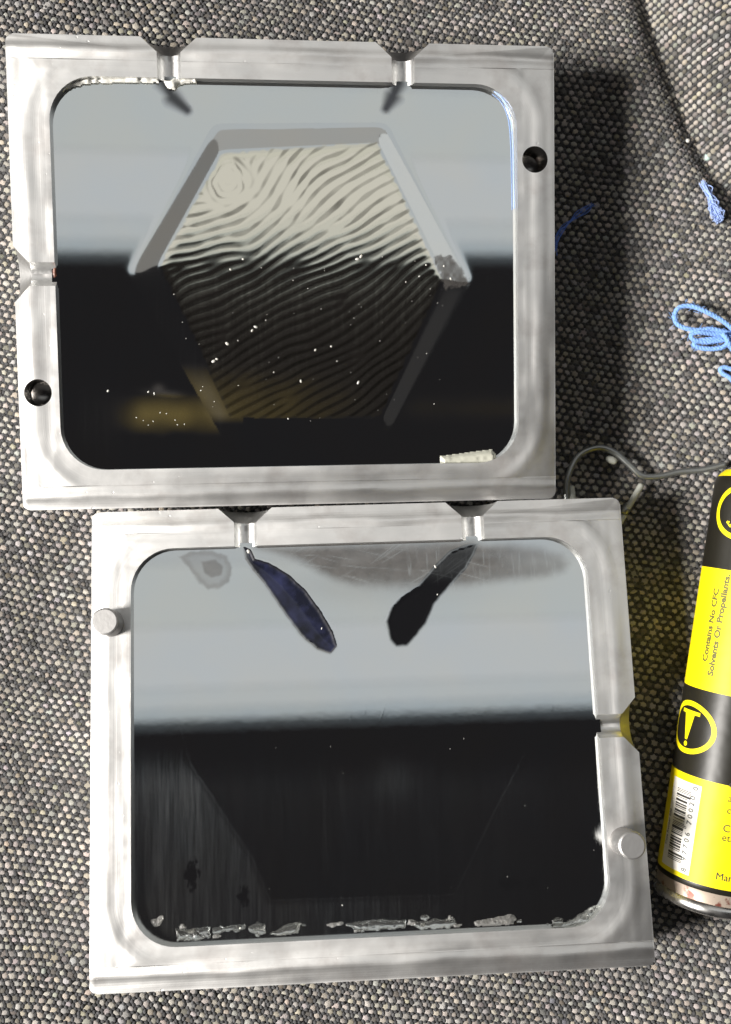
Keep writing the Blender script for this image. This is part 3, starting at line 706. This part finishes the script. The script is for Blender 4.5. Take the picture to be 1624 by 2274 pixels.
# dust and beads
def specks(i, n, region, parent, extra, seed):
    r = np.random.default_rng(seed); P, S = [], []
    for x, y, s in extra: P.append(loc(i, x, y, -CD)[:2]); S.append(s*.8)
    while len(P) < n+len(extra):
        x, y = r.uniform(region[0], region[2]), r.uniform(region[1], region[3])
        P.append(loc(i, x, y, -CD)[:2]); S.append(.05+.09*r.random()**2)
    P = np.array(P); S = np.array(S)
    pp = np.round((P-np.array([xs[0], ys[0]]))/STEP).astype(int); zz = (z0 if i == 0 else z1).reshape(NXY)[np.clip(pp[:, 0], 0, NXY[0]-1), np.clip(pp[:, 1], 0, NXY[1]-1)]-CD
    n = len(P); a = r.random(n)*6.28; U_ = np.column_stack([np.cos(a), np.sin(a), 0*a]); V_ = np.column_stack([-np.sin(a), np.cos(a), 0*a]); N_ = np.tile([0, 0, 1.0], (n, 1))
    v, f, _ = weave('s', np.column_stack([P, zz-.02]), U_, V_, N_, np.column_stack([S*(1+.9*r.random(n)), S, S*.8]), np.ones((n, 3)), 7, 3)
    tag(mesh_np('dust_specks', v, f, M_SPECK, parent, smooth=True), kind='stuff')
big = [(793,577,.38),(801,571,.35),(568,727,.34),(505,764,.40),(475,803,.42),(482,798,.3),(540,577,.3),(512,600,.25),(668,847,.28),(795,850,.32),(735,770,.3),(700,778,.26),(640,930,.22),(985,592,.3),(945,590,.24),(930,615,.2),(560,735,.26),(1000,620,.3),(240,868,.3),(330,870,.25),(343,874,.25)]
big += [(300+14*k+rng.uniform(-8, 8), 930+12*math.sin(k)+rng.uniform(-8, 8), .15) for k in range(9)]
specks(0, 60, (330, 560, 1000, 960), half[0], big, 3)
specks(1, 12, (330, 1640, 1320, 2020), half[1], [(552,1224,.5),(967,1258,.3),(972,1320,.22),(715,1395,.2)], 5)
# blue thread along the wall of the upper cavity
t = NT('matt_blue'); t.p(col=(.30, .42, .72, 1), rough=.85, sss=.0, nrm=t.bump(t.noise(t.obj((1500, 1500, 1500)), 2.0, 3), .0004, .8)); M_BLUE = t.m
pts = [loc(0, x, y, -1.2) for x, y in ((1098,203),(1118,222),(1131,250),(1137,285),(1140,340),(1141,400),(1142,462))]
R, t_ = POSE[0]
v, f = tube(catmull([R@q+t_ for q in pts], 8), .15, 8)
tag(mesh_np('blue_streak', v, f, M_BLUE, None, smooth=True), 'thin blue thread along the cavity wall of the upper mould half', 'streak')

# ------------------------------------------------------------------ spray bottle lying at the right edge
RC = 12.2; DZ = -7.0
A_, B_ = wpt(1571, 2012, DZ), wpt(1719, 1030, DZ); B_[2] = A_[2]
print('fabric under bottle', [float(fabric_z(*[np.array([q]) for q in p_[:2]])[0]) for p_ in (A_, .5*(A_+B_), B_)])
et = (B_-A_); LEN = np.linalg.norm(et); et /= LEN
en = np.array([0, 0, 1.0]); en -= en@et*et; en /= np.linalg.norm(en); elft = np.cross(et, -en); elft /= np.linalg.norm(elft)
if elft[0] > 0: elft = -elft
def can_hit(px, py):
    """picture point -> (t along the axis, angle from the left side)"""
    d = ray(px, py); d = d/np.linalg.norm(d); o = CAMP-A_; d2 = d-(d@et)*et; o2 = o-(o@et)*et
    a, b, c_ = d2@d2, 2*d2@o2, o2@o2-RC*RC; D = max(b*b-4*a*c_, 0); s = (-b-math.sqrt(D))/(2*a)
    p = o+s*d; return p@et, math.atan2(p@en, p@elft)
def can_pt(t, ph, r=RC):
    return A_+t*et+r*(math.cos(ph)*elft+math.sin(ph)*en)
can = empty('wax_bottle', None, A_); tag(can, 'yellow and black printed bottle lying on the sofa at the edge', 'bottle')
def rel(V): return [np.asarray(q)-A_ for q in V]
def shell(name, prof, mat, seg=72):
    V = [can_pt(t_, 2*math.pi*k/seg, r) for t_, r in prof for k in range(seg)]
    Fc = [(i*seg+k, i*seg+(k+1) % seg, (i+1)*seg+(k+1) % seg, (i+1)*seg+k) for i in range(len(prof)-1) for k in range(seg)]
    return mesh_np(name, rel(V), Fc, mat, can, smooth=True)
def printed(name, col, rough=.5):
    t = NT(name); P = t.obj(); n_ = t.noise(P, .25, 3)
    t.p(col=t.mix(t.ramp(n_, .3, .7, 0, .25), (*col, 1), tuple(c*.86 for c in col)+(1,)), rough=rough, spec=.3, nrm=t.bump(t.noise(P, .15, 2), .0006, .25))
    return t.m
M_YEL, M_BLK, M_WHT = printed('yellow_print', (.78, .64, .004)), printed('black_print', (.012, .011, .008), .38), printed('white_print', (.72, .70, .66), .45)
M_INK = mat_simple('grey_green_ink', (.085, .08, .012), .5); M_INKD = mat_simple('black_ink', (.03, .03, .028), .5); M_INKG = mat_simple('grey_ink', (.07, .08, .075), .5)
t = NT('bare_tin'); t.p(col=(.78, .77, .75, 1), metal=1.0, rough=t.ramp(t.noise(t.obj(), .3, 3), .3, .7, .18, .35)); M_TIN = t.m
t = NT('stained_tin'); n_ = t.noise(t.obj((1000, 1000, 1000)), .30, 4, .6)
t.p(col=t.mix(t.ramp(n_, .54, .62), (.40, .33, .27, 1), (.16, .05, .035, 1)), metal=.4, rough=.45); M_STAIN = t.m
tb = [can_hit(x, y)[0] for x, y in ((1545, 1974), (1545, 1961), (1550, 1727), (1556, 1530), (1592, 1262))]
print('bottle stations', [round(q, 1) for q in tb], 'len', round(LEN, 1))
t_dark, t_y0, t_b0, t_y1, t_b1 = tb
t_b2 = can_hit(1604, 1075)[0]
shell('bottom_rim', [(t_dark-5.2, RC-3), (t_dark-5.2, RC-.6), (t_dark-4.9, RC-.1), (t_dark-4.2, RC+.25), (t_dark-3.4, RC+.25), (t_dark-2.7, RC-.05), (t_dark-2.5, RC-.35)], M_TIN)
shell('stained_band', [(t_dark-2.5, RC-.35), (t_dark-.9, RC-.3), (t_dark, RC-.08)], M_STAIN)
shell('black_band', [(t_dark, RC-.08), (t_dark+.1, RC), (t_y0, RC)], M_BLK)
shell('yellow_band', [(t_y0, RC), (t_b0, RC)], M_YEL)
shell('black_band', [(t_b0, RC), (t_y1, RC)], M_BLK)
shell('yellow_band', [(t_y1, RC), (t_b1, RC)], M_YEL)
sh_ = t_b2
shell('black_band', [(t_b1, RC), (sh_, RC), (sh_+1.0, RC-.12), (sh_+2.0, RC-.5)], M_BLK)
shell('yellow_band', [(sh_+2.0, RC-.5), (sh_+2.9, RC-1.1), (sh_+3.7, RC-1.9)], M_YEL)
shell('shoulder', [(sh_+3.7, RC-1.9), (sh_+4.6, RC-3.1), (sh_+5.3, RC-4.6), (sh_+5.8, RC-7), (sh_+6.5, RC-8), (sh_+13, RC-8.3)], M_STAIN)
def wrap(name, polys, mat, lift=.05, parent=can):
    """flat print: polys of (t, arc from left side) in mm wrapped on the bottle"""
    V, Fc = [], []
    for pg in polys:
        o = len(V); V += [can_pt(a, b/RC, RC+lift) for a, b in pg]; Fc.append(tuple(range(o, o+len(pg))))
    return mesh_np(name, rel(V), Fc, mat, parent)
def strip_polys(t0, t1, c0, c1, n=10):
    cs = np.linspace(c0, c1, n+1); return [[(t0, cs[i]), (t1, cs[i]), (t1, cs[i+1]), (t0, cs[i+1])] for i in range(n)]
def text_polys(txt, size, bold=.012):
    cu = bpy.data.curves.new('text', 'FONT'); cu.body = txt; cu.size = size; cu.resolution_u = 3; cu.offset = bold*size
    o = bpy.data.objects.new('text', cu); C.objects.link(o); dg = bpy.context.evaluated_depsgraph_get(); dg.update()
    me = bpy.data.meshes.new_from_object(o.evaluated_get(dg)); bpy.data.objects.remove(o); bpy.data.curves.remove(cu)
    vs_ = [(q.co.x, q.co.y) for q in me.vertices]; fs = [[vs_[k] for k in p_.vertices] for p_ in me.polygons]; bpy.data.meshes.remove(me)
    return fs
def lettering(txt, p0, p1, size, mat, name='lettering', bold=0.0, lift=.06):
    """text running from picture point p0 to p1 along the bottle, letter tops to the left"""
    fs = text_polys(txt, size, .038); wd = max(x for g in fs for x, _ in g)
    (t0, a0), (t1, a1) = can_hit(*p0), can_hit(*p1); k = math.hypot(t1-t0, (a1-a0)*RC)/wd
    dt, da = (t1-t0)/(k*wd), (a1-a0)*RC/(k*wd)
    return wrap(name, [[(t0+k*x*dt+y*da, a0*RC+k*x*da-y*dt) for x, y in g] for g in fs], mat, lift)
def lettering_round(txt, p0, size, mat):
    fs = text_polys(txt, size, 0); t0, a0 = can_hit(*p0)
    return wrap('lettering', [[(t0+y, a0*RC+x) for x, y in g] for g in fs], mat, .06)
lettering('Contains No CFC', (1570, 1470), (1597, 1308), 2.0, M_INK)
lettering('Solvents Or Propellants.', (1583, 1502), (1622, 1276), 2.0, M_INK)
lettering_round('Co', (1604, 1846), 2.3, M_INKD); lettering_round('ethyl', (1602, 1866), 2.2, M_INK); lettering_round('Manu', (1588, 1952), 2.2, M_INKD)
lettering_round('o', (1618, 1748), 2.2, M_INKD); lettering_round('a', (1616, 1780), 2.2, M_INK); lettering_round('c', (1613, 1806), 2.2, M_INK)
# round emblem: ring, tapering T and dot
def ring_polys(t0, c0, ra, rb, wd, n=48):
    out = []
    for k in range(n):
        a, b = 2*math.pi*k/n, 2*math.pi*(k+1)/n
        out.append([(t0+ra*math.cos(a), c0+rb*math.sin(a)), (t0+ra*math.cos(b), c0+rb*math.sin(b)), (t0+(ra-wd)*math.cos(b), c0+(rb-wd)*math.sin(b)), (t0+(ra-wd)*math.cos(a), c0+(rb-wd)*math.sin(a))])
    return out
hT, hB = can_hit(1555, 1562)[0], can_hit(1540, 1679)[0]
aL, aR = can_hit(1503, 1622)[1]*RC, can_hit(1594, 1618)[1]*RC
ec, ea, er, eb = (hT+hB)/2, (aL+aR)/2, (hT-hB)/2, (aR-aL)/2
wrap('emblem_ring', ring_polys(ec, ea, er, eb, 1.15), M_YEL)
k = er
wrap('emblem_letter', [[(ec+.50*k, ea-.52*k), (ec+.64*k, ea-.52*k), (ec+.64*k, ea-.17*k), (ec+.50*k, ea-.17*k)], [(ec+.50*k, ea-.17*k), (ec+.64*k, ea-.17*k), (ec+.64*k, ea+.17*k), (ec+.50*k, ea+.17*k)], [(ec+.50*k, ea+.17*k), (ec+.64*k, ea+.17*k), (ec+.64*k, ea+.52*k), (ec+.50*k, ea+.52*k)],
                      *[[(ec+.50*k, ea+(-.30+.14*q)*k), (ec+.50*k, ea+(-.30+.14*(q+1))*k), (ec-.48*k, ea+(-.10+.0325*(q+1))*k), (ec-.48*k, ea+(-.10+.0325*q)*k)] for q in range(4)], [(ec-.64*k+.10*k*math.cos(a*.7854), ea-.03*k+.10*k*math.sin(a*.7854)) for a in range(8)]], M_YEL)
# second emblem, cut by the frame: squarish ring with two slanted bars
h2 = can_hit(1606, 1140); c2 = h2[1]*RC+5.3; t2 = h2[0]+.6
wrap('emblem_ring', ring_polys(t2, c2, er*1.06, eb*1.0, 1.1), M_YEL)
wrap('emblem_letter', [[(t2-2.9, c2-3.4), (t2-2.5, c2-3.9), (t2+3.2, c2+.6), (t2+2.8, c2+1.1)], [(t2-3.6, c2-2.6), (t2-3.2, c2-3.1), (t2+2.5, c2+1.4), (t2+2.1, c2+1.9)], [(t2-3.6, c2-2.6), (t2-2.5, c2-3.9), (t2-2.3, c2-3.7), (t2-3.4, c2-2.4)]], M_YEL)
# barcode label: corners (1488,1728) (1560,1735) / (1466,1928) (1528,1936)
bt1, bt0 = can_hit(1520, 1733)[0], can_hit(1500, 1932)[0]
bl, br = can_hit(1481, 1790)[1]*RC, can_hit(1546, 1835)[1]*RC
bl = max(bl, 1.2)
lab = wrap('barcode_label', strip_polys(bt0, bt1, bl, br, 16), M_WHT, .02)
cL, cR = bl+(br-bl)*.25, bl+(br-bl)*.66
bits = '1010001011011011101110111011000110101110101010111001011100101101100111001011100101100101'
bits = '101'+'0110111'+'0001011'+'0111011'+'0111011'+'0001101'+'0101111'+'01010'+'1000100'+'1110010'+'1110010'+'1101100'+'1110010'+'1110010'+'101'
u0, u1 = bt0+(bt1-bt0)*.10, bt0+(bt1-bt0)*.90; du = (u1-u0)/len(bits); bars = []; i = 0
while i < len(bits):
    if bits[i] == '1':
        j = i
        while j < len(bits) and bits[j] == '1': j += 1
        guard = i < 10 or i > len(bits)-11 or 44 < i < 50
        bars += strip_polys(u0+i*du, u0+j*du-.02, cL, cR+(.75 if guard else 0), 5); i = j
    else: i += 1
wrap('barcode_bars', bars, M_INKD, .08)
def lab_text(txt, f0, c, size, mat=M_INKG):
    fs = text_polys(txt, size); t0 = bt0+(bt1-bt0)*f0
    wrap('lettering', [[(t0+x, c-y) for x, y in g] for g in fs], mat, .11)
cd_ = cR+(br-cR)*.62
for ch, f_ in zip('897706700200', (.02, .135, .205, .275, .345, .415, .545, .615, .685, .755, .825, .935)): lab_text(ch, f_, cd_+(.35 if f_ in (.02, .935) else 0), 1.75)
lab_text('Case Resizer 200', .22, bl+(br-bl)*.13, 1.15)

# ------------------------------------------------------------------ bent wire with a bead and pale stubs
M_WIRE = mat_simple('grey_wire', (.30, .31, .30), .32, metal=.85)
M_STUB = mat_simple('pale_plastic', (.50, .51, .46), .5)
def fz(px, py, up):
    """point at height 'up' above the fabric along the picture ray"""
    z = -22.0
    for _ in range(12):
        p = wpt(px, py, z); z = .5*z+.5*(float(fabric_z(np.array([p[0]]), np.array([p[1]]))[0])+.55+up)
    return wpt(px, py, z)
wire = empty('wire_hook', None, fz(1400, 1050, 0)); w0 = np.array(wire.matrix_world.translation)/MM
tag(wire, 'bent grey wire hook with a bead, beside the yellow bottle', 'wire')
wp = [(1262,1150,2),(1258,1100,3),(1263,1055,4),(1285,1012,4.5),(1325,994,4.5),(1362,1003,4),(1395,1030,3.6),(1425,1056,3),(1462,1058,2.4),(1510,1048,2),(1560,1043,2),(1610,1032,2)]
v, f = tube(catmull([fz(x, y, u) for x, y, u in wp], 10), .78, 12)
mesh_np('wire', np.array(v)-w0, f, M_WIRE, wire, smooth=True)
v, f = tube([fz(1350, 1018, 3.2), fz(1358, 1021, 3.2), fz(1366, 1025, 3.2)], [.75, 1.0, .8], 12)
mesh_np('bead', np.array(v)-w0, f, M_STUB, wire, smooth=True)
v, f = tube(catmull([fz(1270, 1082, 3.0), fz(1273, 1112, 3), fz(1276, 1150, 2.5)], 4), .72, 10)
mesh_np('end_stub', np.array(v)-w0, f, M_STUB, wire, smooth=True)
st_ = empty('pale_stick', None, fz(1400, 1120, 0)); s0 = np.array(st_.matrix_world.translation)/MM
tag(st_, 'short pale stick with a grey knob at the corner of the lower mould half', 'stick')
v, f = tube(catmull([fz(1424, 1078, 3), fz(1408, 1105, 3), fz(1394, 1128, 3)], 4), .78, 10)
mesh_np('stick', np.array(v)-s0, f, M_STUB, st_, smooth=True)
v, f = tube([fz(1394, 1124, 2.4), fz(1386, 1138, 2.4)], [1.25, 1.1], 14); mesh_np('knob', np.array(v)-s0, f, M_WIRE, st_, smooth=True)
v, f = tube(catmull([fz(1388, 1140, 2), fz(1380, 1156, 2), fz(1366, 1176, 2)], 3), .7, 10); mesh_np('tip', np.array(v)-s0, f, M_STUB, st_, smooth=True)

# ------------------------------------------------------------------ blue cord and lint
cord = empty('string_bow', None, fz(1570, 740, 0)); c0_ = np.array(cord.matrix_world.translation)/MM
tag(cord, 'light blue cord tied in a looped bow on the grey sofa', 'cord')
t = NT('blue_string'); t.p(col=(.19, .36, .74, 1), rough=.8, sheen=.2, nrm=t.bump(t.noise(t.obj((2200, 2200, 2200)), 1.0, 3), .0004, .8)); M_CORD = t.m
def twisted(P, r, off, n=3, pitch=2.6):
    P = np.asarray(P); T = np.gradient(P, axis=0); T /= np.linalg.norm(T, axis=1)[:, None]+1e-9
    a = np.cross(T, [.13, .21, 1.0]); a /= np.linalg.norm(a, axis=1)[:, None]; b = np.cross(T, a)
    arc_ = np.concatenate([[0], np.cumsum(np.linalg.norm(np.diff(P, axis=0), axis=1))]); ps = []
    for k in range(n):
        ph = 2*math.pi*(arc_/pitch+k/n); ps.append(tube(P+off*(a*np.cos(ph)[:, None]+b*np.sin(ph)[:, None]), r, 7))
    for k in range(len(P)//2):   # stray fuzz
        i = rng.integers(len(P)); d = rng.normal(0, .5, 3)+T[i]*rng.normal(0, .6); q = P[i]+.5*(a[i]*rng.normal()+b[i]*rng.normal())
        ps.append(tube([q, q+.5*d, q+d+rng.normal(0, .15, 3)], .045, 4))
    return join(ps)
loops = [[(1640,745,2),(1610,716,3),(1572,694,4),(1535,680,4),(1508,684,4),(1498,704,4),(1510,724,4),(1545,733,4),(1580,731,3.5),(1620,740,2.6)],
         [(1625,742,2),(1590,742,3),(1556,738,4.2),(1536,742,4.2),(1540,754,4.0),(1566,760,3.6),(1600,756,3),(1630,752,2.4)],
         [(1630,748,2),(1592,752,3),(1556,756,3.6),(1542,764,3.6),(1552,772,3.4),(1580,775,3.2),(1608,770,3),(1622,752,3)],
         [(1606,742,4.4),(1614,752,4.8),(1620,766,4.4),(1630,780,3.4)]]
for L in loops:
    v, f = twisted(catmull([fz(x, y, u) for x, y, u in L], 16), .42, .20); mesh_np('strand', np.array(v)-c0_, f, M_CORD, cord, smooth=True)
v, f = tube(catmull([fz(1640, 860, 1), fz(1620, 838, 1.4), fz(1606, 830, 1.6), fz(1600, 820, 1.6), fz(1612, 816, 1.4), fz(1640, 826, 1)], 8), .55, 10)
tag(mesh_np('string_end', v, f, M_CORD, None, smooth=True), 'frayed end of light blue cord below the looped bow', 'cord')
M_LINT = mat_simple('blue_lint', (.34, .46, .80), .9)
def lint(name, path, r, mat, label, cat, wob=.25, strands=7, seed=1):
    rr = np.random.default_rng(seed); ps = []
    for k in range(strands):
        P_ = catmull([fz(x, y, u)+rr.normal(0, wob, 3)*s_ for x, y, u, s_ in path], 8); P_[:, 2] += .1
        ps.append(tube(P_, r*(.6+.8*rr.random()), 6))
    v, f = join(ps); return tag(mesh_np(name, v, f, mat, None, smooth=True), label, cat)
lint('blue_lint', [(1562,408,.6,1),(1572,425,.8,.9),(1580,445,1,1.2),(1590,468,1.2,2.2),(1596,480,1.0,2.0),(1592,488,.6,1.2)], .085, M_LINT, 'tuft of pale blue lint lying by the crease of the sofa arm', 'lint', .40, 40, 2)
M_THR = mat_simple('blue_fibre', (.10, .20, .62), .9)
lint('blue_fibre', [(1230,560,9,1),(1240,520,7,1),(1262,495,4,1),(1290,474,2.5,1.2),(1316,455,2,1.6)], .07, M_THR, 'wisp of blue fibre in the shadow beside the upper mould half', 'fibre', .35, 6, 3)
def crumb(px, py, s, mat, label, name='crumb'):
    p_ = fz(px, py, .3); dv, df = dome(8, 3); bm = bmesh.new(); bmesh.ops.create_icosphere(bm, subdivisions=2, radius=s)
    rr = random.Random(px)
    for v_ in bm.verts: v_.co = v_.co*(1+.5*(rr.random()-.5)); v_.co.z *= .7; v_.co += Vector(p_+np.array([0, 0, s*.5]))
    tag(bm_obj(name, bm, mat, None, True), label, 'crumb')
crumb(1527, 313, .50, M_SPECK, 'bright white crumb on the seat near the sofa crease')
crumb(1571, 350, .85, mat_simple('mint_crumb', (.38, .50, .46), .6), 'pale mint crumb wedged in the sofa crease')
M_RED = mat_simple('red_brown_residue', (.13, .045, .025), .5)
lump(0, [(119,596),(125,594),(125,610),(121,616),(119,608)], -2.0, 1.0, 'red_residue', M_RED, half[0], .2, 40)
